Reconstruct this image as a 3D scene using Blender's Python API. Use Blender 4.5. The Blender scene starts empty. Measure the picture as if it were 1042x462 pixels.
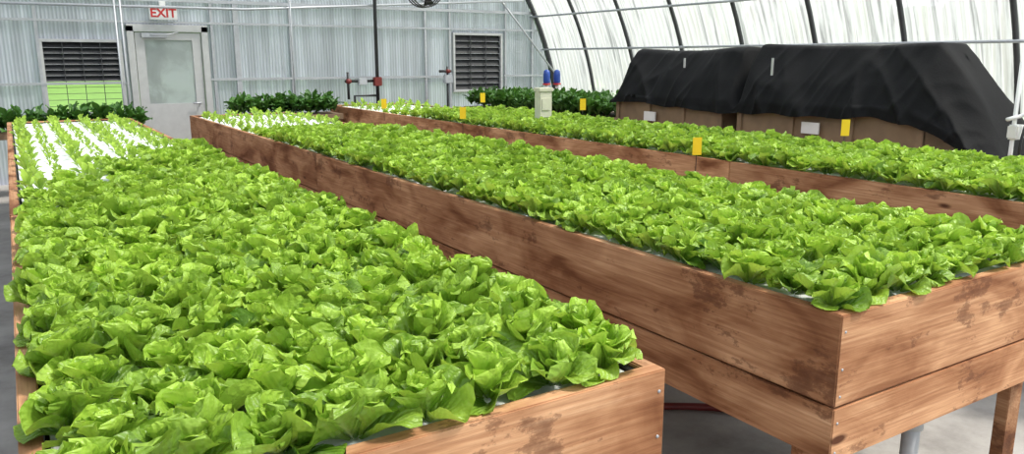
import bpy, math, random
import numpy as np
from mathutils import Vector, noise
random.seed(7); R_=np.random.RandomState(11)
scene=bpy.context.scene
COL=scene.collection

# ------------------------------------------------------------------ helpers
class MB:
    def __init__(s): s.v=[];s.f=[];s.m=[];s.c=[];s.sm=[]
    def add(s,vs,fs,m=0,c=None,smooth=False):
        o=len(s.v); s.v+= [tuple(p) for p in vs]
        if c is None: c=random.random()
        s.c+=[c]*len(vs)
        for f in fs:
            s.f.append(tuple(o+i for i in f)); s.m.append(m); s.sm.append(smooth)
    def box(s,x0,x1,y0,y1,z0,z1,m=0,c=None,b=0.0):
        if b<=0:
            vs=[(x,y,z) for z in (z0,z1) for y in (y0,y1) for x in (x0,x1)]
            fs=[(0,2,3,1),(4,5,7,6),(0,1,5,4),(2,6,7,3),(0,4,6,2),(1,3,7,5)]
            s.add(vs,fs,m,c); return
        import bmesh
        bm=bmesh.new(); bmesh.ops.create_cube(bm,size=1)
        for v in bm.verts:
            v.co=Vector(((x0+x1)/2+v.co.x*(x1-x0),(y0+y1)/2+v.co.y*(y1-y0),(z0+z1)/2+v.co.z*(z1-z0)))
        bmesh.ops.bevel(bm,geom=bm.edges[:],offset=b,segments=2,affect='EDGES')
        bm.verts.index_update()
        s.add([v.co[:] for v in bm.verts],[[v.index for v in f.verts] for f in bm.faces],m,c)
        bm.free()
    def tube(s,pts,r,n=10,m=0,c=None,cap=True,radii=None):
        pts=[Vector(p) for p in pts]; vs=[]; N=len(pts)
        prev=None
        for i,p in enumerate(pts):
            d=(pts[min(i+1,N-1)]-pts[max(i-1,0)]).normalized()
            if prev is None:
                a=Vector((0,0,1)) if abs(d.z)<.9 else Vector((1,0,0))
                u=d.cross(a).normalized()
            else: u=(prev-d*prev.dot(d)).normalized()
            prev=u; w=d.cross(u)
            rr=radii[i] if radii else r
            for k in range(n):
                t=2*math.pi*k/n
                vs.append(p+u*math.cos(t)*rr+w*math.sin(t)*rr)
        fs=[]
        for i in range(N-1):
            for k in range(n):
                fs.append((i*n+k,i*n+(k+1)%n,(i+1)*n+(k+1)%n,(i+1)*n+k))
        if cap:
            fs.append(tuple(reversed(range(n)))); fs.append(tuple((N-1)*n+k for k in range(n)))
        s.add(vs,fs,m,c,True)
    def obj(s,name,mats,parent=None,loc=None):
        me=bpy.data.meshes.new(name); me.from_pydata(s.v,[],s.f); 
        for m in mats: me.materials.append(m)
        me.polygons.foreach_set('material_index',s.m)
        me.polygons.foreach_set('use_smooth',s.sm)
        a=me.color_attributes.new('rnd','FLOAT_COLOR','POINT')
        arr=np.ones((len(s.v),4),np.float32); arr[:,:3]=np.array(s.c,np.float32)[:,None]
        a.data.foreach_set('color',arr.ravel()); me.update()
        o=bpy.data.objects.new(name,me); COL.objects.link(o)
        if parent: o.parent=parent
        return o

def empty(name):
    e=bpy.data.objects.new(name,None); COL.objects.link(e); return e

def mat(name):
    m=bpy.data.materials.new(name); m.use_nodes=True
    nt=m.node_tree; nt.nodes.clear()
    return m,nt
def N(nt,t,**kw):
    n=nt.nodes.new(t)
    for k,v in kw.items(): setattr(n,k,v)
    return n
def simple(name,col,rough=.5,metal=0,noise_amt=.12,scale=12,bump=.05,spec=.5):
    m,nt=mat(name); L=nt.links
    out=N(nt,'ShaderNodeOutputMaterial'); p=N(nt,'ShaderNodeBsdfPrincipled')
    p.inputs['Roughness'].default_value=rough; p.inputs['Metallic'].default_value=metal; p.inputs['Specular IOR Level'].default_value=spec
    tc=N(nt,'ShaderNodeTexCoord'); no=N(nt,'ShaderNodeTexNoise'); no.inputs['Scale'].default_value=scale
    no.inputs['Detail'].default_value=5
    L.new(tc.outputs['Object'],no.inputs['Vector'])
    mx=N(nt,'ShaderNodeMix',data_type='RGBA')
    mx.inputs['A'].default_value=[c*(1-noise_amt*2) for c in col]+[1]
    mx.inputs['B'].default_value=[min(1,c*(1+noise_amt)) for c in col]+[1]
    L.new(no.outputs['Fac'],mx.inputs['Factor']); L.new(mx.outputs['Result'],p.inputs['Base Color'])
    bp=N(nt,'ShaderNodeBump'); bp.inputs['Strength'].default_value=bump; bp.inputs['Distance'].default_value=.02
    L.new(no.outputs['Fac'],bp.inputs['Height']); L.new(bp.outputs['Normal'],p.inputs['Normal'])
    L.new(p.outputs[0],out.inputs[0]); return m

def ramp(nt,stops):
    r=N(nt,'ShaderNodeValToRGB'); cr=r.color_ramp
    while len(cr.elements)<len(stops): cr.elements.new(.5)
    for e,(p,c) in zip(cr.elements,stops): e.position=p; e.color=(*c,1) if len(c)==3 else c
    return r

def wood(name,axis):
    m,nt=mat(name); L=nt.links
    out=N(nt,'ShaderNodeOutputMaterial'); p=N(nt,'ShaderNodeBsdfPrincipled')
    tc=N(nt,'ShaderNodeTexCoord'); at=N(nt,'ShaderNodeVertexColor',layer_name='rnd')
    off=N(nt,'ShaderNodeVectorMath',operation='MULTIPLY_ADD')
    L.new(at.outputs['Color'],off.inputs[0]); off.inputs[1].default_value=(13,17,9)
    L.new(tc.outputs['Object'],off.inputs[2])
    def mp(sc):
        q=N(nt,'ShaderNodeMapping'); q.inputs['Scale'].default_value=sc; L.new(off.outputs[0],q.inputs['Vector']); return q
    ax=lambda lo,hi:(lo,hi,hi) if axis=='x' else (hi,lo,hi)
    g=N(nt,'ShaderNodeTexNoise'); g.inputs['Scale'].default_value=1.0; g.inputs['Detail'].default_value=4; g.inputs['Distortion'].default_value=.8
    L.new(mp(ax(.9,7)).outputs[0],g.inputs['Vector'])
    gm=N(nt,'ShaderNodeMath',operation='MULTIPLY'); gm.inputs[1].default_value=60; L.new(g.outputs['Fac'],gm.inputs[0])
    gs=N(nt,'ShaderNodeMath',operation='SINE'); L.new(gm.outputs[0],gs.inputs[0])
    fine=N(nt,'ShaderNodeTexNoise'); fine.inputs['Scale'].default_value=2.0; fine.inputs['Detail'].default_value=7
    L.new(mp(ax(1.6,60)).outputs[0],fine.inputs['Vector'])
    mixf=N(nt,'ShaderNodeMath',operation='MULTIPLY_ADD'); mixf.inputs[1].default_value=.06; L.new(gs.outputs[0],mixf.inputs[0]); L.new(fine.outputs['Fac'],mixf.inputs[2])
    r1=ramp(nt,[(.25,(.38,.195,.105)),(.45,(.46,.25,.137)),(.60,(.53,.305,.172)),(.8,(.62,.385,.235))])
    L.new(mixf.outputs[0],r1.inputs[0])
    b=N(nt,'ShaderNodeTexNoise'); b.inputs['Scale'].default_value=1.0; b.inputs['Detail'].default_value=7; b.inputs['Distortion'].default_value=.8
    L.new(mp(ax(2.2,6)).outputs[0],b.inputs['Vector'])
    r2=ramp(nt,[(.32,(.42,.29,.22)),(.44,(.74,.61,.53)),(.54,(1.0,.93,.87)),(.68,(1.28,1.28,1.26))])
    L.new(b.outputs['Fac'],r2.inputs[0])
    mu=N(nt,'ShaderNodeMix',data_type='RGBA',blend_type='MULTIPLY'); mu.inputs['Factor'].default_value=1
    L.new(r1.outputs[0],mu.inputs['A']); L.new(r2.outputs[0],mu.inputs['B'])
    k=N(nt,'ShaderNodeTexNoise'); k.inputs['Scale'].default_value=2.1; k.inputs['Detail'].default_value=11; k.inputs['Roughness'].default_value=.72
    L.new(mp(ax(1.9,3.4)).outputs[0],k.inputs['Vector'])
    rk=ramp(nt,[(.565,(0,0,0)),(.59,(.7,.7,.7)),(.65,(1,1,1))]); L.new(k.outputs['Fac'],rk.inputs[0])
    kf=N(nt,'ShaderNodeMath',operation='MULTIPLY'); kf.inputs[1].default_value=.66; L.new(rk.outputs[0],kf.inputs[0])
    mk=N(nt,'ShaderNodeMix',data_type='RGBA'); L.new(kf.outputs[0],mk.inputs['Factor'])
    L.new(mu.outputs['Result'],mk.inputs['A']); mk.inputs['B'].default_value=(.11,.040,.022,1)
    vo=N(nt,'ShaderNodeTexVoronoi'); vo.inputs['Scale'].default_value=1.0; L.new(mp(ax(1.8,5)).outputs[0],vo.inputs['Vector'])
    rv=ramp(nt,[(.05,(1,1,1)),(.09,(0,0,0))]); L.new(vo.outputs['Distance'],rv.inputs[0])
    mv=N(nt,'ShaderNodeMix',data_type='RGBA'); L.new(rv.outputs[0],mv.inputs['Factor']); L.new(mk.outputs['Result'],mv.inputs['A']); mv.inputs['B'].default_value=(.10,.036,.017,1)
    br=N(nt,'ShaderNodeMapRange'); br.inputs['To Min'].default_value=.74; br.inputs['To Max'].default_value=1.14
    L.new(at.outputs['Color'],br.inputs['Value'])
    hs=N(nt,'ShaderNodeHueSaturation'); L.new(br.outputs[0],hs.inputs['Value']); L.new(mv.outputs['Result'],hs.inputs['Color'])
    L.new(hs.outputs[0],p.inputs['Base Color']); p.inputs['Roughness'].default_value=.75; p.inputs['Specular IOR Level'].default_value=.2
    bp=N(nt,'ShaderNodeBump'); bp.inputs['Strength'].default_value=.3; bp.inputs['Distance'].default_value=.006
    L.new(fine.outputs['Fac'],bp.inputs['Height']); L.new(bp.outputs[0],p.inputs['Normal'])
    L.new(p.outputs[0],out.inputs[0]); return m

def film(name,transp,col,sc,corr=None,rough=.3,dark=.6,dfac=.3,lo=.36,hi=.62,dist=.8):
    m,nt=mat(name); L=nt.links
    out=N(nt,'ShaderNodeOutputMaterial'); tc=N(nt,'ShaderNodeTexCoord')
    mp=N(nt,'ShaderNodeMapping'); mp.inputs['Scale'].default_value=sc; L.new(tc.outputs['Object'],mp.inputs['Vector'])
    no=N(nt,'ShaderNodeTexNoise'); no.inputs['Scale'].default_value=1; no.inputs['Detail'].default_value=7; no.inputs['Roughness'].default_value=.62; no.inputs['Distortion'].default_value=dist
    L.new(mp.outputs[0],no.inputs['Vector'])
    rc=ramp(nt,[(lo,tuple(c*dark for c in col)),(.5,col),(hi,tuple(min(1,c*1.3) for c in col))]); L.new(no.outputs['Fac'],rc.inputs[0])
    colout=rc.outputs[0]
    tl=N(nt,'ShaderNodeBsdfTranslucent'); df=N(nt,'ShaderNodeBsdfDiffuse'); gl=N(nt,'ShaderNodeBsdfGlossy'); tr=N(nt,'ShaderNodeBsdfTransparent')
    gl.inputs['Roughness'].default_value=rough
    if corr:
        w=N(nt,'ShaderNodeTexWave',wave_type='BANDS',bands_direction=corr[0]); w.inputs['Scale'].default_value=corr[1]
        L.new(tc.outputs['Object'],w.inputs['Vector'])
        bp=N(nt,'ShaderNodeBump'); bp.inputs['Strength'].default_value=.6; bp.inputs['Distance'].default_value=.01
        L.new(w.outputs['Fac'],bp.inputs['Height'])
        for n_ in (tl,df,gl): L.new(bp.outputs[0],n_.inputs['Normal'])
        mr0=N(nt,'ShaderNodeMapRange'); mr0.inputs['To Min'].default_value=.84; mr0.inputs['To Max'].default_value=1.06; L.new(w.outputs['Fac'],mr0.inputs['Value'])
        hv=N(nt,'ShaderNodeHueSaturation'); L.new(mr0.outputs[0],hv.inputs['Value']); L.new(rc.outputs[0],hv.inputs['Color']); colout=hv.outputs[0]
    for n_ in (tl,df): L.new(colout,n_.inputs['Color'])
    m1=N(nt,'ShaderNodeMixShader'); m1.inputs[0].default_value=dfac; L.new(tl.outputs[0],m1.inputs[1]); L.new(df.outputs[0],m1.inputs[2])
    m2=N(nt,'ShaderNodeMixShader'); m2.inputs[0].default_value=.1; L.new(m1.outputs[0],m2.inputs[1]); L.new(gl.outputs[0],m2.inputs[2])
    m3=N(nt,'ShaderNodeMixShader')
    mr=N(nt,'ShaderNodeMapRange'); mr.inputs['From Min'].default_value=.38; mr.inputs['From Max'].default_value=.62
    mr.inputs['To Min'].default_value=transp*.45; mr.inputs['To Max'].default_value=min(.95,transp*1.5)
    L.new(no.outputs['Fac'],mr.inputs['Value']); L.new(mr.outputs[0],m3.inputs[0])
    L.new(m2.outputs[0],m3.inputs[1]); L.new(tr.outputs[0],m3.inputs[2]); L.new(m3.outputs[0],out.inputs[0])
    return m

def leafmat(name,dark,light,pale,transl=.3):
    m,nt=mat(name); L=nt.links
    out=N(nt,'ShaderNodeOutputMaterial'); p=N(nt,'ShaderNodeBsdfPrincipled')
    at=N(nt,'ShaderNodeVertexColor',layer_name='leaf'); sp=N(nt,'ShaderNodeSeparateColor'); L.new(at.outputs['Color'],sp.inputs[0])
    r,u,v=sp.outputs
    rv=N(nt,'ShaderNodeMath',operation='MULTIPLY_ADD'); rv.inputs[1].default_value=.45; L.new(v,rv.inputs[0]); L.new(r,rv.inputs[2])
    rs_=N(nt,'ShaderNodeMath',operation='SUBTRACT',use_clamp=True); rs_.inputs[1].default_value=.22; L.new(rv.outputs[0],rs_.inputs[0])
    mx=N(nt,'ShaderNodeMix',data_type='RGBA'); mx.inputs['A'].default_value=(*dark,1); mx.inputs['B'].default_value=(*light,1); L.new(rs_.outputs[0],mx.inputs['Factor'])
    a=N(nt,'ShaderNodeMapRange'); a.inputs['From Min'].default_value=.02; a.inputs['From Max'].default_value=.16; a.inputs['To Min'].default_value=1; a.inputs['To Max'].default_value=0
    L.new(u,a.inputs['Value'])
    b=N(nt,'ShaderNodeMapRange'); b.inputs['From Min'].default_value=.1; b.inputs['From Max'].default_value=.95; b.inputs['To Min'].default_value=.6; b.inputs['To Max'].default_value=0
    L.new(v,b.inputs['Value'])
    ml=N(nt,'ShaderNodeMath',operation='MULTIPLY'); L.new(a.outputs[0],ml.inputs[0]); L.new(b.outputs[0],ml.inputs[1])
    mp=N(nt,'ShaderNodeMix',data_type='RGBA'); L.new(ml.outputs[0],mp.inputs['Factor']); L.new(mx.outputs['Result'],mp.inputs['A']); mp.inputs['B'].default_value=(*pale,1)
    L.new(mp.outputs['Result'],p.inputs['Base Color']); p.inputs['Roughness'].default_value=.38
    p.inputs['Specular IOR Level'].default_value=.5
    k=N(nt,'ShaderNodeMath',operation='MULTIPLY_ADD'); k.inputs[1].default_value=-.6; L.new(u,k.inputs[0]); L.new(v,k.inputs[2])
    s=N(nt,'ShaderNodeMath',operation='MULTIPLY'); s.inputs[1].default_value=34; L.new(k.outputs[0],s.inputs[0])
    si=N(nt,'ShaderNodeMath',operation='SINE'); L.new(s.outputs[0],si.inputs[0])
    tc=N(nt,'ShaderNodeTexCoord'); no=N(nt,'ShaderNodeTexNoise'); no.inputs['Scale'].default_value=60; L.new(tc.outputs['Object'],no.inputs['Vector'])
    ad=N(nt,'ShaderNodeMath',operation='MULTIPLY_ADD'); ad.inputs[1].default_value=8; L.new(no.outputs['Fac'],ad.inputs[0]); L.new(si.outputs[0],ad.inputs[2])
    bp=N(nt,'ShaderNodeBump'); bp.inputs['Strength'].default_value=.45; bp.inputs['Distance'].default_value=.002
    L.new(ad.outputs[0],bp.inputs['Height']); L.new(bp.outputs[0],p.inputs['Normal'])
    tl=N(nt,'ShaderNodeBsdfTranslucent')
    hs=N(nt,'ShaderNodeHueSaturation'); hs.inputs['Value'].default_value=1.2; hs.inputs['Hue'].default_value=.485
    L.new(mp.outputs['Result'],hs.inputs['Color']); L.new(hs.outputs[0],tl.inputs['Color'])
    ms=N(nt,'ShaderNodeMixShader'); ms.inputs[0].default_value=transl; L.new(p.outputs[0],ms.inputs[1]); L.new(tl.outputs[0],ms.inputs[2])
    L.new(ms.outputs[0],out.inputs[0]); return m

M_wx=wood('weathered_wood_x','x'); M_wy=wood('weathered_wood_y','y')
M_raft=simple('white_foam',(.80,.82,.82),.6,0,.05,30)
M_liner=simple('black_liner',(.02,.02,.02),.4)
M_white=simple('white_pvc',(.75,.76,.75),.35,0,.06)
M_grey=simple('grey_pvc',(.45,.46,.47),.4,0,.1)
M_alu=simple('galvanised_steel',(.46,.48,.51),.4,.3,.12,25)
M_hoop=simple('hoop_steel',(.07,.073,.078),.45,.4,.1)
M_alud=simple('aluminium_frame',(.52,.53,.53),.4,.2,.08)
M_black=simple('black_plastic',(.015,.016,.018),.45)
M_yellow=simple('yellow_card',(.9,.62,.01),.5,0,.03)
M_red=simple('red_paint',(.55,.03,.03),.4)
M_dred=simple('dark_red_rubber',(.16,.018,.014),.5)
M_blue=simple('blue_plastic',(.02,.07,.35),.35)
M_paper=simple('paper',(.75,.74,.72),.7,0,.05)
M_cream=simple('cream_plastic',(.62,.62,.5),.45,0,.05)
M_ply=simple('plywood',(.24,.16,.095),.7,0,.25,6)
M_roof=film('roof_film',.40,(.84,.86,.89),(.7,15,.7),None,.3,.38,.3,.38,.60,.5)
M_wall=film('wall_polycarbonate',.05,(.53,.54,.63),(7,1,.35),('X',7),.35,.76,.5,.36,.62,.4)
M_glass=film('frosted_door_glass',.10,(.46,.50,.50),(3,1,2),None,.3,.85,.5)
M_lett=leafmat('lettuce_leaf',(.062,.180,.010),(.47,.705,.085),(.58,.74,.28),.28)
M_dleaf=leafmat('dark_leaf',(.015,.07,.010),(.08,.22,.03),(.15,.3,.06),.22)

# ------------------------------------------------------------------ lettuce generator
def leaf(L,W,e0,e1,c0,c1,ruf,nu,nv,rs):
    v=np.linspace(0,1,nv); el=e0+(e1-e0)*v**1.6
    st=L/(nv-1)
    cx=np.concatenate([[0],np.cumsum(np.cos((el[1:]+el[:-1])/2)*st)])
    cz=np.concatenate([[0],np.cumsum(np.sin((el[1:]+el[:-1])/2)*st)])
    a=np.clip(v/.62,0,1); a=a*a*(3-2*a)
    hw=W*(.22+.78*a); t=np.clip((v-.62)/.38,0,1); hw=hw*np.sqrt(np.clip(1-t**2.2,.0,1)); hw[-1]=W*.14
    u=np.linspace(-1,1,nu)
    U,V=np.meshgrid(u,v); HW=hw[:,None]; EL=el[:,None]
    cup=(c0+(c1-c0)*V**1.5)
    ph=rs.rand(4)*6.28
    rr=ruf*(np.abs(U)**1.8)*(np.sin(V*rs.uniform(7,12)+ph[0]+np.sign(U)*ph[1])+.4*np.sin(V*19+ph[2]+U*3))*np.clip(V*2,0,1)
    tipw=.6*ruf*np.sin(U*rs.uniform(2.5,5)+ph[3])*V**3*2
    nrm=cup*HW*U*U + rr+tipw
    lat=HW*U*(1-.25*np.minimum(1.4,np.abs(cup))*U*U)
    X=cx[:,None]-np.sin(EL)*nrm; Z=cz[:,None]+np.cos(EL)*nrm
    P=np.stack([X,lat,Z],-1).reshape(-1,3)
    i=np.arange((nv-1)*(nu-1)); r=i//(nu-1); c=i%(nu-1); q=r*nu+c
    F=np.stack([q,q+1,q+nu+1,q+nu],-1)
    return P,F,np.abs(U).ravel(),V.ravel()

def head(seed,nl,nu,nv,kind='lettuce'):
    rs=np.random.RandomState(seed); Ps=[];Fs=[];Cs=[];o=0; phi=rs.rand()*6.28
    for k in range(nl):
        t=k/(nl-1)
        if kind=='lettuce':
            L=(.120-.044*t)*rs.uniform(.82,1.15); W=(.054-.018*t)*rs.uniform(.85,1.15)
            e0=math.radians(24+60*t**.8+rs.uniform(-10,10)); e1=math.radians(-5+78*t+rs.uniform(-38,38))
            c0=.9; c1=(rs.uniform(-1.0,.9))*(1-t)+.45*t; ruf=.0085*rs.uniform(.5,1.6)*(1-.3*t)
        elif kind=='seed':
            L=.052*rs.uniform(.8,1.15); W=.017*rs.uniform(.85,1.15)
            e0=math.radians(50+30*t); e1=math.radians(10+60*t+rs.uniform(-15,15)); c0=.6;c1=.2;ruf=.002
        else:
            L=.15*rs.uniform(.7,1.2); W=.042*rs.uniform(.8,1.2)
            e0=math.radians(50+35*t+rs.uniform(-10,10)); e1=math.radians(-20+80*t+rs.uniform(-20,20)); c0=.5;c1=-.2;ruf=.008
        P,F,U,V=leaf(L,W,e0,e1,c0,c1,ruf,nu,nv,rs)
        roll=rs.uniform(-.4,.4); cr,sr=math.cos(roll),math.sin(roll)
        y=P[:,1]*cr-P[:,2]*sr*.5; z=P[:,2]+P[:,1]*sr; P=np.stack([P[:,0],y,z],-1)
        phi+=2.39996+rs.uniform(-.25,.25); c,s=math.cos(phi),math.sin(phi)
        b=.003+.012*(1-t)
        x=(P[:,0]+b)*c-P[:,1]*s; y=(P[:,0]+b)*s+P[:,1]*c
        P=np.stack([x,y,P[:,2]+.008+.028*t],-1)
        if kind=='tall': P[:,2]+=rs.uniform(0,.16)
        rnd=np.clip(.40*t+.60*rs.rand(),0,1)
        if kind=='seed': rnd=min(1,rnd*.6+.3)
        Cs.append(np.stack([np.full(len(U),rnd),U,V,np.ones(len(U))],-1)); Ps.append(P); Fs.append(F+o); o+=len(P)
    return np.concatenate(Ps),np.concatenate(Fs),np.concatenate(Cs)
LOD={0:[head(100+i,18+i%3,9,11) for i in range(16)],
     1:[head(200+i,17,7,7) for i in range(12)],
     2:[head(300+i,14,5,5) for i in range(8)],
     's':[head(400+i,6,3,5,'seed') for i in range(8)],
     't':[head(500+i,16,5,6,'tall') for i in range(8)]}
def crop(name,items,material,clip=None):
    Ps=[];Fs=[];Cs=[];o=0
    for (x,y,z,s,sz,lod,cv) in items:
        P,F,C=LOD[lod][R_.randint(len(LOD[lod]))]
        a=R_.rand()*6.28; c,si=math.cos(a),math.sin(a)
        tx,ty=R_.uniform(-.15,.15,2)
        X=(P[:,0]*c-P[:,1]*si)*s; Y=(P[:,0]*si+P[:,1]*c)*s; Z=P[:,2]*sz+X*tx+Y*ty*1.0
        Z=np.maximum(Z,.001)
        X=X+x; Y=Y+y; Z=Z+z
        if clip:
            x0,x1,y0,y1,zr=clip
            X=np.where(X<x0,x0+(X-x0)*.62,X); X=np.where(X>x1,x1+(X-x1)*.6,X); Y=np.where(Y<y0,y0+(Y-y0)*.7,Y)
            dx=np.maximum(np.maximum(x0-X,X-x1),np.maximum(y0-Y,Y-y1))
            Z=np.where(dx>0,np.maximum(Z,zr+.004),Z)
        Ps.append(np.stack([X,Y,Z],-1)); Fs.append(F+o); o+=len(P)
        C=C.copy(); C[:,0]=np.clip(C[:,0]*.85+cv,0,1); Cs.append(C)
    P=np.concatenate(Ps).astype(np.float32);F=np.concatenate(Fs).astype(np.int32);C=np.concatenate(Cs).astype(np.float32)
    me=bpy.data.meshes.new(name); me.vertices.add(len(P)); me.vertices.foreach_set('co',P.ravel())
    me.loops.add(F.size); me.loops.foreach_set('vertex_index',F.ravel())
    me.polygons.add(len(F)); me.polygons.foreach_set('loop_start',np.arange(0,F.size,4,dtype=np.int32))
    me.polygons.foreach_set('loop_total',np.full(len(F),4,np.int32))
    me.polygons.foreach_set('use_smooth',np.ones(len(F),bool))
    me.update(calc_edges=True)
    a=me.color_attributes.new('leaf','FLOAT_COLOR','POINT'); a.data.foreach_set('color',C.ravel())
    me.materials.append(material)
    o=bpy.data.objects.new(name,me); COL.objects.link(o); return o

# ------------------------------------------------------------------ raised beds
ZT=.94; ZB=.50; ZC=.665; TH=.04
def bed(x0,x1,y0,y1,joints,lj,pvc):
    b=MB()
    for (z0,z1,jj) in ((ZB,ZC,lj),(ZC+.006,ZT,joints)):
        js=[y0+.0015]+jj+[y1-.0015]
        for xa,xb in ((x0,x0+TH),(x1-TH,x1)):
            for j0,j1 in zip(js[:-1],js[1:]):
                d=random.uniform(-.002,.002)
                b.box(xa+d,xb+d,j0+(.002 if j0!=js[0] else 0),j1-.002,z0,z1+random.uniform(-.003,.001),1,random.uniform(0,.8),.003)
        for ya,yb in ((y0,y0+TH),(y1-TH,y1)):
            b.box(x0+.0015,x1-.0015,ya,yb,z0,z1,0,random.uniform(.8,1),.003)
    b.box(x0+TH,x1-TH,y0+TH,y1-TH,ZB+.01,ZB+.04,2)
    for xa in (x0+TH,x1-TH-.004): b.box(xa,xa+.004,y0+TH,y1-TH,ZB+.04,ZT-.012,2)
    for ya in (y0+TH,y1-TH-.004): b.box(x0+TH,x1-TH,ya,ya+.004,ZB+.04,ZT-.012,2)
    for (z) in (ZB+.03,ZB+.12,ZB+.2,ZT-.05,ZT-.16):
        for x in (x0+.02,x1-.02):
            b.tube([(x,y0-.002,z),(x,y0+.003,z)],.004,8,3)
    n=int((y1-y0)/1.8)+1
    for i in range(n+1):
        y=y0+.13+(y1-y0-.26)*i/n
        b.box(x0+.03,x1-.03,y-.02,y+.02,ZB-.09,ZB,0,.2)
        for x in (x0+.16,x1-.05): b.box(x-.045,x+.045,y-.066,y-.021,0,ZB,1,.05,.003)
    x=x0+pvc
    for yy in (y0+.1,y1-.2):
        b.tube([(x,yy,0),(x,yy,ZB+.01)],.028,14,4); b.tube([(x,yy,ZB-.08),(x,yy,ZB)],.036,14,4)
    b.obj('raised_bed',[M_wx,M_wy,M_liner,M_alu,M_grey])
    r=MB(); y=y0+TH+.01
    while y<y1-TH-.1:
        ye=min(y+.61,y1-TH-.01); r.box(x0+TH+.012,x1-TH-.012,y,ye-.006,ZT-.06,ZT-.022,0,None,.004); y=ye
    r.obj('foam_raft',[M_raft])
ZR=ZT-.022
beds=[(-.06,1.18,1.22,10.3,[4.1,7.2],[2.9,6.0],.5),(1.84,3.08,1.24,10.35,[5.6],[4.0,8.2],.58),(4.08,5.32,1.3,11.6,[3.7,7.0],[5.2,8.6],.5)]
for b_ in beds: bed(*b_)
COLLIM=[4.5,5.3,5.0,5.9,5.6,6.5,6.3,6.9]
def growth(bi,i,y):
    if bi==0:
        lim=COLLIM[i]+R_.uniform(-.3,.3)
        if y<lim-1.1: return 1
        if y<lim: return 1-.5*(y-lim+1.1)/1.1
        return 0
    if bi==1:
        if y<6.6: return 1
        if y<7.9: return 1-.5*(y-6.6)/1.3
        return 0
    if y<8.4: return 1
    if y<9.7: return 1-.5*(y-8.4)/1.3
    return 0
for bi,(x0,x1,y0,y1,_,_,_) in enumerate(beds):
    items=[]; sp=.148; nrow=int((y1-y0-.18)/sp); ncol=8
    mL=.112 if bi==0 else .092
    for j in range(nrow):
        for i in range(ncol):
            x=x0+mL+(x1-x0-mL-.09)*((i+.25*(j%2)-.12)/(ncol-1))+R_.uniform(-.012,.012)
            y=y0+.088+j*sp+R_.uniform(-.012,.012)
            g=growth(bi,i,y)
            d=math.hypot(x,y)
            if g==0:
                s=R_.uniform(.7,1.2)*(1.25 if i%2==0 else .7)
                items.append((x,y,ZR,s,s,'s',.05))
                continue
            s=g*R_.uniform(.86,1.12)*.98; lod=0 if d<3.6 else (1 if d<6.3 else 2)
            items.append((x,y,ZR,s,s*R_.uniform(.92,1.18),lod,R_.uniform(-.05,.2)+(.12 if g<.95 else 0)))
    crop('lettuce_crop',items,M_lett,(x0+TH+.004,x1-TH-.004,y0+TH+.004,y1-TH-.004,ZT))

# ------------------------------------------------------------------ shell
CX=3.5; RR=5.2; YW=12.2; YB=-3.0
f=MB(); f.box(CX-RR-.1,CX+RR+.1,YB,YW+.1,-.12,0,0,.5)
m,nt=mat('concrete'); L=nt.links; out=N(nt,'ShaderNodeOutputMaterial'); p=N(nt,'ShaderNodeBsdfPrincipled')
tc=N(nt,'ShaderNodeTexCoord'); n1=N(nt,'ShaderNodeTexNoise'); n1.inputs['Scale'].default_value=1.7; n1.inputs['Detail'].default_value=10; n1.inputs['Roughness'].default_value=.7
L.new(tc.outputs['Object'],n1.inputs['Vector']); r=ramp(nt,[(.3,(.20,.185,.17)),(.5,(.35,.33,.305)),(.7,(.47,.45,.42))]); L.new(n1.outputs['Fac'],r.inputs[0])
L.new(r.outputs[0],p.inputs['Base Color']); p.inputs['Roughness'].default_value=.75
bp=N(nt,'ShaderNodeBump'); bp.inputs['Strength'].default_value=.2; L.new(n1.outputs['Fac'],bp.inputs['Height']); L.new(bp.outputs[0],p.inputs['Normal']); L.new(p.outputs[0],out.inputs[0]); M_conc=m
f.obj('floor',[M_conc])
na,ny=64,960
th=np.linspace(0,math.pi,na); ys=np.linspace(YB,YW,ny)
T,Y=np.meshgrid(th,ys); rad=RR+.03+.007*np.sin(Y*2*math.pi/.1)
P=np.stack([CX+rad*np.cos(T),Y,rad*np.sin(T)],-1).reshape(-1,3)
i=np.arange((na-1)*(ny-1)); rr_=i//(na-1); q=rr_*na+i%(na-1); F=np.stack([q,q+1,q+na+1,q+na],-1)
me=bpy.data.meshes.new('ceiling'); me.from_pydata(P.tolist(),[],F.tolist()); me.materials.append(M_roof)
me.polygons.foreach_set('use_smooth',np.ones(len(F),bool)); me.update()
o=bpy.data.objects.new('ceiling',me); COL.objects.link(o)
hp=empty('hoop_frame')
k=0; y=YW-.1
while y>YB:
    b=MB(); b.tube([(CX+RR*math.cos(t),y,RR*math.sin(t)) for t in np.linspace(0,math.pi,60)],.03 if k else .04,10,0)
    b.obj('hoop_%d'%k,[M_hoop],hp); y-=1.15; k+=1
b=MB()
for z in (.95,1.79,2.36,3.3,4.4):
    for sgn in (1,-1):
        X=CX+sgn*math.sqrt((RR-.04)**2-z*z); b.tube([(X,YB,z),(X,YW,z)],.017,8,0)
b.tube([(CX,YB,RR-.04),(CX,YW,RR-.04)],.02,8,0)
b.obj('purlins',[M_alu],hp)
b=MB()
for sgn in (1,-1):
    X=CX+sgn*(RR-.12); b.box(min(X,X+sgn*.03),max(X,X+sgn*.03),YB,YW-.02,0,.55,0,.5)
b.obj('baseboard_side',[M_alud])
holes=[(.43,1.33,.92,1.84),(1.50,2.44,0,2.04),(6.52,7.43,1.1,2.02)]
xs=set(np.linspace(CX-RR,CX+RR,90).tolist())
for h in holes: xs|={h[0],h[1]}
xs=sorted(xs); w=MB()
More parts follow.
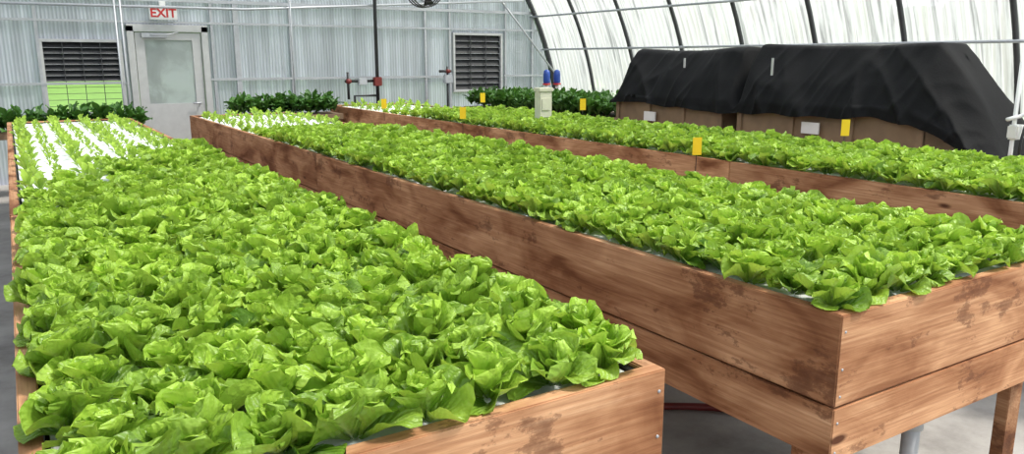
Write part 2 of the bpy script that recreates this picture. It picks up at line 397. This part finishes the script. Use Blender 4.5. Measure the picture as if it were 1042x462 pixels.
def top(x): return math.sqrt(max(0,RR*RR-(x-CX)**2))
for xa,xb in zip(xs[:-1],xs[1:]):
    if xb-xa<1e-4: continue
    mid=(xa+xb)/2; hz=[h for h in holes if h[0]<mid<h[1]]
    segs=[]
    if hz:
        h=hz[0]
        if h[2]>0: segs.append((0,0,h[2],h[2]))
        segs.append((h[3],h[3],top(xa),top(xb)))
    else: segs.append((0,0,top(xa),top(xb)))
    for (a,b2,c,d) in segs:
        w.add([(xa,YW,a),(xb,YW,b2),(xb,YW,d),(xa,YW,c)],[(0,1,2,3)],0,.5)
w.obj('wall_back',[M_wall])
b=MB(); yv=YW-.03
def vbar(x,wd=.03,z0=0,z1=None,m=0): b.box(x-wd/2,x+wd/2,yv-.025,yv+.02,z0,z1 or top(x)-.05,m,.5)
for x in (-.3,.38,1.40,2.56,3.70,5.96,6.42,7.53,8.1): vbar(x,.035)
vbar(2.90,.07)
for x0_,x1_,z,wd in ((-1.5,1.42,1.30,.03),(2.5,6.45,1.33,.035),(-1.5,1.42,.88,.03),(2.5,8.3,.80,.03),(7.5,8.4,1.33,.03),(-1.3,8.2,2.12,.03),(-1.3,8.1,2.42,.045),(-1,8,3.2,.04)):
    b.box(x0_,x1_,yv-.03,yv+.01,z-wd/2,z+wd/2,0,.5)
b.tube([(7.1,YW-.15,2.9),(8.55,YW-.15,1.35)],.018,8,0)
b.tube([(-1.2,YW-.2,2.30),(3,YW-.2,2.32),(7.8,YW-.2,2.62)],.018,8,0)
b.obj('trim_1',[M_alu])

def louver(name,x0,x1,z0,z1,zopen,nb,nm):
    e=empty(name); b=MB(); t=.04; y=YW-.05
    b.box(x0-t,x1+t,y,y+.1,z1,z1+t,0,.5,.004); b.box(x0-t,x1+t,y,y+.1,z0-t,z0,0,.5,.004)
    b.box(x0-t,x0,y,y+.1,z0,z1,0,.5,.004); b.box(x1,x1+t,y,y+.1,z0,z1,0,.5,.004)
    b.obj('frame',[M_alud],e)
    b=MB(); dz=(z1-zopen)/nb
    for i in range(nb):
        z=zopen+dz*i
        b.add([(x0,y+.03,z),(x1,y+.03,z),(x1,y+.075,z+dz*1.05),(x0,y+.075,z+dz*1.05)],[(0,1,2,3)],0,.5)
        b.box(x0,x1,y+.022,y+.03,z-.002,z+.002,1,.5)
    b.obj('louver_blades',[M_black,M_alu],e)
    b=MB()
    for i in range(1,nm): 
        x=x0+(x1-x0)*i/nm; b.box(x-.004,x+.004,y+.005,y+.02,z0,z1,0,.5)
    if zopen>z0: 
        for i in range(1,5): z=z0+(zopen-z0)*i/5; b.box(x0,x1,y+.01,y+.016,z-.003,z+.003,0,.5)
    b.obj('mullions',[M_hoop],e)
louver('window_1',.43,1.33,.92,1.84,1.33,7,4)
louver('window_2',6.52,7.43,1.1,2.02,1.1,9,3)
e=empty('door_1'); b=MB(); y=YW-.06
b.box(1.44,1.53,y,y+.12,0,2.07,0,.5,.005); b.box(2.41,2.50,y,y+.12,0,2.07,0,.5,.005); b.box(1.44,2.50,y,y+.12,1.99,2.09,0,.5,.005); b.obj('door_frame',[M_alud],e)
b=MB(); y=YW-.03
b.box(1.54,1.66,y,y+.045,.02,1.98,0,.5,.003); b.box(2.28,2.40,y,y+.045,.02,1.98,0,.5,.003)
b.box(1.66,2.28,y,y+.045,1.88,1.98,0,.5,.003); b.box(1.66,2.28,y,y+.045,.02,1.0,0,.5,.003)
b.box(1.62,1.95,y-.06,y-.01,1.91,1.97,1,.5,.004); b.tube([(1.7,y-.04,1.94),(1.95,y-.16,1.95),(2.1,y-.03,1.99)],.008,8,1)
b.tube([(2.33,y,1.0),(2.33,y-.06,1.0),(2.22,y-.06,1.0)],.012,8,1)
b.obj('door_leaf',[M_alud,M_alu],e)
b=MB(); b.box(1.655,2.285,y+.015,y+.025,.99,1.885,0,.5); b.obj('door_glass',[M_glass],e)
e=empty('exit_sign'); b=MB(); b.box(1.74,2.10,YW-.13,YW-.08,2.15,2.34,0,.5,.006); b.box(1.88,1.96,YW-.12,YW-.05,2.34,2.40,0,.5,.004); b.obj('sign_body',[M_white],e)
cu=bpy.data.curves.new('letters','FONT'); cu.body='EXIT'; cu.size=.165; cu.extrude=.002; cu.align_x='CENTER'; cu.offset=.004
lo=bpy.data.objects.new('sign_letters',cu); COL.objects.link(lo); lo.location=(1.92,YW-.132,2.188); lo.rotation_euler=(math.pi/2,0,0); lo.parent=e
cu.materials.append(M_red)
g=MB(); g.add([(-90,YW+.1,-.1),(130,YW+.1,-.1),(130,90,-.1),(-90,90,-.1)],[(0,1,2,3)],0,.5)
g.add([(CX+RR+.1,-60,-.1),(130,-60,-.1),(130,YW+.1,-.1),(CX+RR+.1,YW+.1,-.1)],[(0,1,2,3)],0,.5); g.obj('lawn',[simple('grass',(.12,.24,.035),.9,0,.35,3,.4)])
t=MB()
def tree(x,y,h,r):
    nseg=10; vs=[];fs=[]
    for a in range(nseg+1):
        ph=math.pi*a/nseg
        for c in range(14):
            an=2*math.pi*c/14; rr=r*math.sin(ph)*(1+.25*random.uniform(-1,1)); vs.append((x+rr*math.cos(an),y+rr*math.sin(an),h/2-.3-h/2*math.cos(ph)))
    for a in range(nseg):
        for c in range(14): fs.append((a*14+c,a*14+(c+1)%14,(a+1)*14+(c+1)%14,(a+1)*14+c))
    t.add(vs,fs,0,.5,True)
for i in range(70): tree(-60+i*2.4+random.uniform(-.6,.6),72+random.uniform(-3,3),random.uniform(8,12),2.3)
for i in range(40): tree(30+random.uniform(-2,2),-8+i*2.0,random.uniform(3.5,5.6),1.9)
t.obj('tree_line',[simple('tree_foliage',(.02,.05,.018),.9,0,.4,2,.6)])

# ------------------------------------------------------------------ back plants & benches
def bench(x0,x1,y0,y1,z):
    b.box(x0,x1,y0,y1,z-.1,z-.02,0,.3,.004)
    for x in (x0+.06,x1-.06):
        for y in (y0+.06,y1-.06): b.box(x-.03,x+.03,y-.03,y+.03,0,z-.1,0,.3)
for args in ((-1.0,1.45,10.85,11.35,.80),(2.5,4.0,10.85,11.4,.88),(6.15,7.35,7.9,11.2,.90)):
    b=MB(); bench(*args); b.obj('nursery_bench',[M_ply])
    its=[]; x0,x1,y0,y1,z=args
    for i in range(int((x1-x0)/.12)):
        for j in range(int((y1-y0)/.13)):
            its.append((x0+.08+i*.12+R_.uniform(-.03,.03),y0+.08+j*.13+R_.uniform(-.03,.03),z-.02,R_.uniform(.8,1.1),R_.uniform(.7,1.05),'t',R_.uniform(-.1,.25)))
    crop('nursery_plants',its,M_dleaf)

# ------------------------------------------------------------------ black cloth covered bins
M_cloth=simple('black_shade_cloth',(.0055,.006,.007),.8,0,.3,60,.1,.2)
def covered(y0,y1,bin0,bin1,capfar,capnear,seed,name,zt,fall):
    e=empty(name)
    b=MB(); b.box(6.02,6.92,bin0,bin1,.35,1.16,0,.4,.004)
    for x in (6.01,6.89):
        n=4
        for i in range(n):
            y=bin0+(bin1-bin0-.05)*i/(n-1); b.box(x-.012,x+.03,y,y+.05,0,1.17,0,.2)
    for y in (bin0+.15,bin1-.15):
        b.tube([(6.3,y,1.16),(6.38,y,zt-.12),(6.62,y,zt-.12),(6.7,y,1.16)],.015,6,1)
    b.obj('plywood_bin',[M_ply,M_alu],e)
    b=MB(); ns,ntt=170,80
    prof=[(5.985,1.12),(5.99,1.22),(6.08,1.42),(6.25,1.70),(6.28,zt-.015),(6.33,zt),(6.66,zt-.01),(6.75,1.66),(6.95,1.22),(6.98,1.0)]
    pl=[0]
    for p0,p1 in zip(prof[:-1],prof[1:]): pl.append(pl[-1]+math.hypot(p1[0]-p0[0],p1[1]-p0[1]))
    vs=[];fs=[]
    for i in range(ns+1):
        s=i/ns; y=y0+(y1-y0)*s
        ef=max(0,min(1,(y1-y)/capfar)); en=max(0,min(1,(y-y0)/capnear))
        E=min(ef,en)
        for j in range(ntt+1):
            q=pl[-1]*j/ntt; k=0
            while k<len(pl)-2 and pl[k+1]<q: k+=1
            a=(q-pl[k])/(pl[k+1]-pl[k]); X=prof[k][0]*(1-a)+prof[k+1][0]*a; Z=prof[k][1]*(1-a)+prof[k+1][1]*a
            base=1.12-(1-en)*fall
            frac=max(0,(Z-1.12)/(zt-1.12))
            Z2=base+(Z-1.12)*E+(1.12-base)*E*frac
            P3=Vector((y*3.0+seed,q*1.0,seed))
            n1=noise.noise(P3)*.04+noise.noise(Vector((y*9+q*3,q*2.2,seed+4)))*.015
            f1=1-abs(noise.noise(Vector((y*2.2-q*1.6,q*.8,seed+9))))*2
            f2=1-abs(noise.noise(Vector((y*6.0+q*2.0,q*1.0,seed+19))))*2
            n2=(.06*max(0,f1)**3+.03*max(0,f2)**3)*(1-.5*frac)
            sag=.028*math.sin(min(1,max(0,(s-.15)/.8))*math.pi)
            Z2+=(-sag+n1*.12)*frac*E
            X2=X-(n1+n2)*.9*(1 if X<6.5 else -1)
            if frac<.15 and X<6.5:
                X2=min(X2,5.975); Z2+=.05*noise.noise(Vector((y*2.4,seed,0)))
            vs.append((X2,y+noise.noise(Vector((q*3,y*2,seed)))*.03,Z2))
    for i in range(ns):
        for j in range(ntt): k=i*(ntt+1)+j; fs.append((k,k+1,k+ntt+2,k+ntt+1))
    b.add(vs,fs,0,.5,True)
    b.obj('shade_cloth',[M_cloth],e)
    return e
c1=covered(5.36,7.30,5.58,7.22,.16,.16,1.3,'covered_bin',1.74,0)
c2=covered(2.94,5.46,3.50,5.38,.10,.66,5.1,'covered_bin',1.765,.26)
for (y,z) in ((6.62,1.0),(4.52,1.02)):
    b=MB(); b.box(5.975,5.99,y-.09,y+.09,z-.05,z+.05,0,.5); b.obj('paper_label',[M_paper],c1 if y>5.4 else c2)
for (y,z,h) in ((5.05,1.55,.16),(6.2,1.58,.1)):
    b=MB(); b.box(6.06,6.07,y-.010,y+.010,z-h/2,z+h/2,0,.5); b.obj('cloth_clip',[M_alud],c2 if y<5.4 else c1)

# ------------------------------------------------------------------ sticky traps
for (x,y,z) in ((4.05,3.98,1.02),(5.34,3.72,1.11),(4.05,7.4,1.06),(5.34,9.2,1.115),(4.05,9.5,1.06),(5.34,7.0,1.13)):
    b=MB(); a=random.uniform(-.5,-.2); c,s=math.cos(a),math.sin(a); w_=.033; h_=.062
    vs=[];
    for dz in (-h_,h_):
        for dy in (-.001,.001):
            for dx in (-w_,w_): vs.append((x+dx*c-dy*s,y+dx*s+dy*c,z+dz))
    b.add(vs,[(0,2,3,1),(4,5,7,6),(0,1,5,4),(2,6,7,3),(0,4,6,2),(1,3,7,5)],0,.5)
    b.tube([(x,y+.004,ZT-.10),(x,y+.004,z+.03)],.003,6,1)
    b.obj('sticky_trap',[M_yellow,M_black])
b=MB(); b.box(4.62,4.78,6.79,6.89,.99,1.32,0,.5,.01); b.box(4.61,4.79,6.78,6.90,1.29,1.33,0,.5,.006); b.tube([(4.7,6.84,ZR),(4.7,6.84,1.0)],.02,10,1); b.box(4.65,4.75,6.782,6.79,1.1,1.22,0,.3)
b.obj('control_box',[M_cream,M_white])

# ------------------------------------------------------------------ plumbing at back wall
e=empty('water_piping'); b=MB(); y=YW-.26
b.tube([(4.99,y,.3),(4.99,y,4.6)],.028,10,0)
b.tube([(4.45,y,1.28),(4.99,y,1.28)],.022,10,0); b.tube([(4.5,y,1.0),(4.5,y,1.42)],.02,10,0)
b.tube([(4.99,y,1.05),(4.6,y,1.05),(4.6,y,.5)],.02,10,0)
b.tube([(6.25,y,.4),(6.25,y,1.5)],.018,10,0); b.tube([(6.1,y,1.42),(6.32,y,1.42)],.022,10,0)
b.tube([(1.30,y,0),(1.30,y,2.4)],.012,8,1); b.tube([(1.37,y,0),(1.37,y,2.6)],.012,8,1)
b.tube([(3.65,y,.6),(3.65,y,3.0)],.012,8,1)
b.obj('pipes',[M_black,M_alu],e)
b=MB()
b.tube([(4.5,y-.05,1.28),(4.5,y+.03,1.28)],.04,12,0); b.box(4.66,4.8,y-.05,y+.03,1.22,1.33,1,.5,.01); b.box(4.92,5.05,y-.06,y+.03,1.2,1.34,0,.5,.01)
b.box(6.18,6.33,y-.05,y+.03,1.22,1.36,1,.5,.01); b.tube([(6.25,y-.05,1.42),(6.25,y+.02,1.42)],.035,12,0)
b.obj('valves',[M_dred,M_alu],e)
e=empty('water_filter'); b=MB()
for x in (7.90,8.12):
    b.tube([(x,11.4,1.20),(x,11.4,1.24),(x,11.4,1.36),(x,11.4,1.42),(x,11.4,1.44)],.06,16,0,None,True,[.05,.06,.06,.05,.02])
    b.tube([(x,11.4,1.05),(x,11.4,1.20)],.03,10,1); b.tube([(x,11.4,1.18),(x,11.4,1.205)],.07,16,2)
b.tube([(7.7,11.4,1.08),(8.3,11.4,1.08)],.03,10,1)
for x in (7.75,8.25): b.tube([(x,11.4,0),(x,11.4,1.08)],.025,10,1)
b.obj('filter_housings',[M_blue,M_white,M_red],e)
e=empty('circulation_fan'); b=MB(); fx,fy,fz=4.41,9.0,2.46
for dy in (-.07,0,.07): b.tube([(fx+.22*math.cos(t),fy+dy,fz+.22*math.sin(t)) for t in np.linspace(0,2*math.pi,30)],.008,6,0)
for rad in (.06,.11,.165): b.tube([(fx+rad*math.cos(t),fy-.08,fz+rad*math.sin(t)) for t in np.linspace(0,2*math.pi,24)],.003,5,0)
for a in range(8):
    t=a*math.pi/4; b.tube([(fx,fy-.085,fz),(fx+.22*math.cos(t),fy-.07,fz+.22*math.sin(t))],.003,5,0)
b.tube([(fx,fy-.07,fz),(fx,fy+.1,fz)],.055,14,0)
for a in range(4):
    t=a*math.pi/2+.3; c,s=math.cos(t),math.sin(t)
    b.add([(fx+.04*c,fy-.03,fz+.04*s),(fx+.2*c-.06*s,fy-.03,fz+.2*s+.06*c),(fx+.2*c+.06*s,fy+.03,fz+.2*s-.06*c)],[(0,1,2)],0,.5)
b.tube([(fx,fy,fz+.22),(fx,fy,5.1)],.01,6,0)
b.obj('fan_body',[M_black],e)
e=empty('hose_stand'); b=MB(); x,y=5.79,2.74
b.tube([(x,y,0),(x,y,1.60)],.014,10,0); b.tube([(x-.10,y,1.22),(x+.1,y-.03,1.25)],.014,8,0)
b.tube([(x,y,.9),(x-.18,y-.1,0)],.012,8,0); b.tube([(x,y,.9),(x+.18,y-.1,0)],.012,8,0)
b.box(x-.03,x+.08,y-.04,y+.03,1.08,1.18,0,.5,.01)
b.obj('stand',[M_white],e)
b=MB(); b.tube([(x+.03+.04*math.sin(i*.5),y-.06,1.5-.05*i) for i in range(20)],.010,8,0); b.obj('hose',[M_black],e)
b=MB(); pts=[(1.75+.95*t+.08*math.sin(t*9),2.35+.3*math.sin(t*4)+.15*t,.018) for t in np.linspace(0,1,40)]
b.tube(pts,.018,8,0)
b.obj('garden_hose',[M_dred])

# ------------------------------------------------------------------ light
wd=bpy.data.worlds.new('World'); scene.world=wd; wd.use_nodes=True; nt=wd.node_tree; nt.nodes.clear(); L=nt.links
out=N(nt,'ShaderNodeOutputWorld'); bg=N(nt,'ShaderNodeBackground'); tc=N(nt,'ShaderNodeTexCoord'); sx=N(nt,'ShaderNodeSeparateXYZ'); L.new(tc.outputs['Generated'],sx.inputs[0])
r=ramp(nt,[(.0,(.25,.28,.28)),(.06,(.70,.76,.80)),(.4,(.85,.91,1.0)),(1,(.7,.82,1.0))]); L.new(sx.outputs['Z'],r.inputs[0]); L.new(r.outputs[0],bg.inputs['Color']); bg.inputs['Strength'].default_value=1.3
L.new(bg.outputs[0],out.inputs[0])
su=bpy.data.lights.new('sun','SUN'); su.energy=10; su.angle=math.radians(12); su.color=(1,.95,.86)
so=bpy.data.objects.new('sun',su); COL.objects.link(so); so.location=(8,-6,12)
so.rotation_euler=Vector((-.5,.38,-1.0)).to_track_quat('-Z','Y').to_euler()

# ------------------------------------------------------------------ camera
cd=bpy.data.cameras.new('camera'); cd.sensor_width=36; cd.lens=27.64; cd.clip_end=300
co=bpy.data.objects.new('camera',cd); COL.objects.link(co); co.location=(0,0,1.62)
co.rotation_euler=(math.radians(90-12.06),0,math.radians(-32.24))
scene.camera=co
scene.view_settings.view_transform='Standard'; scene.view_settings.exposure=0
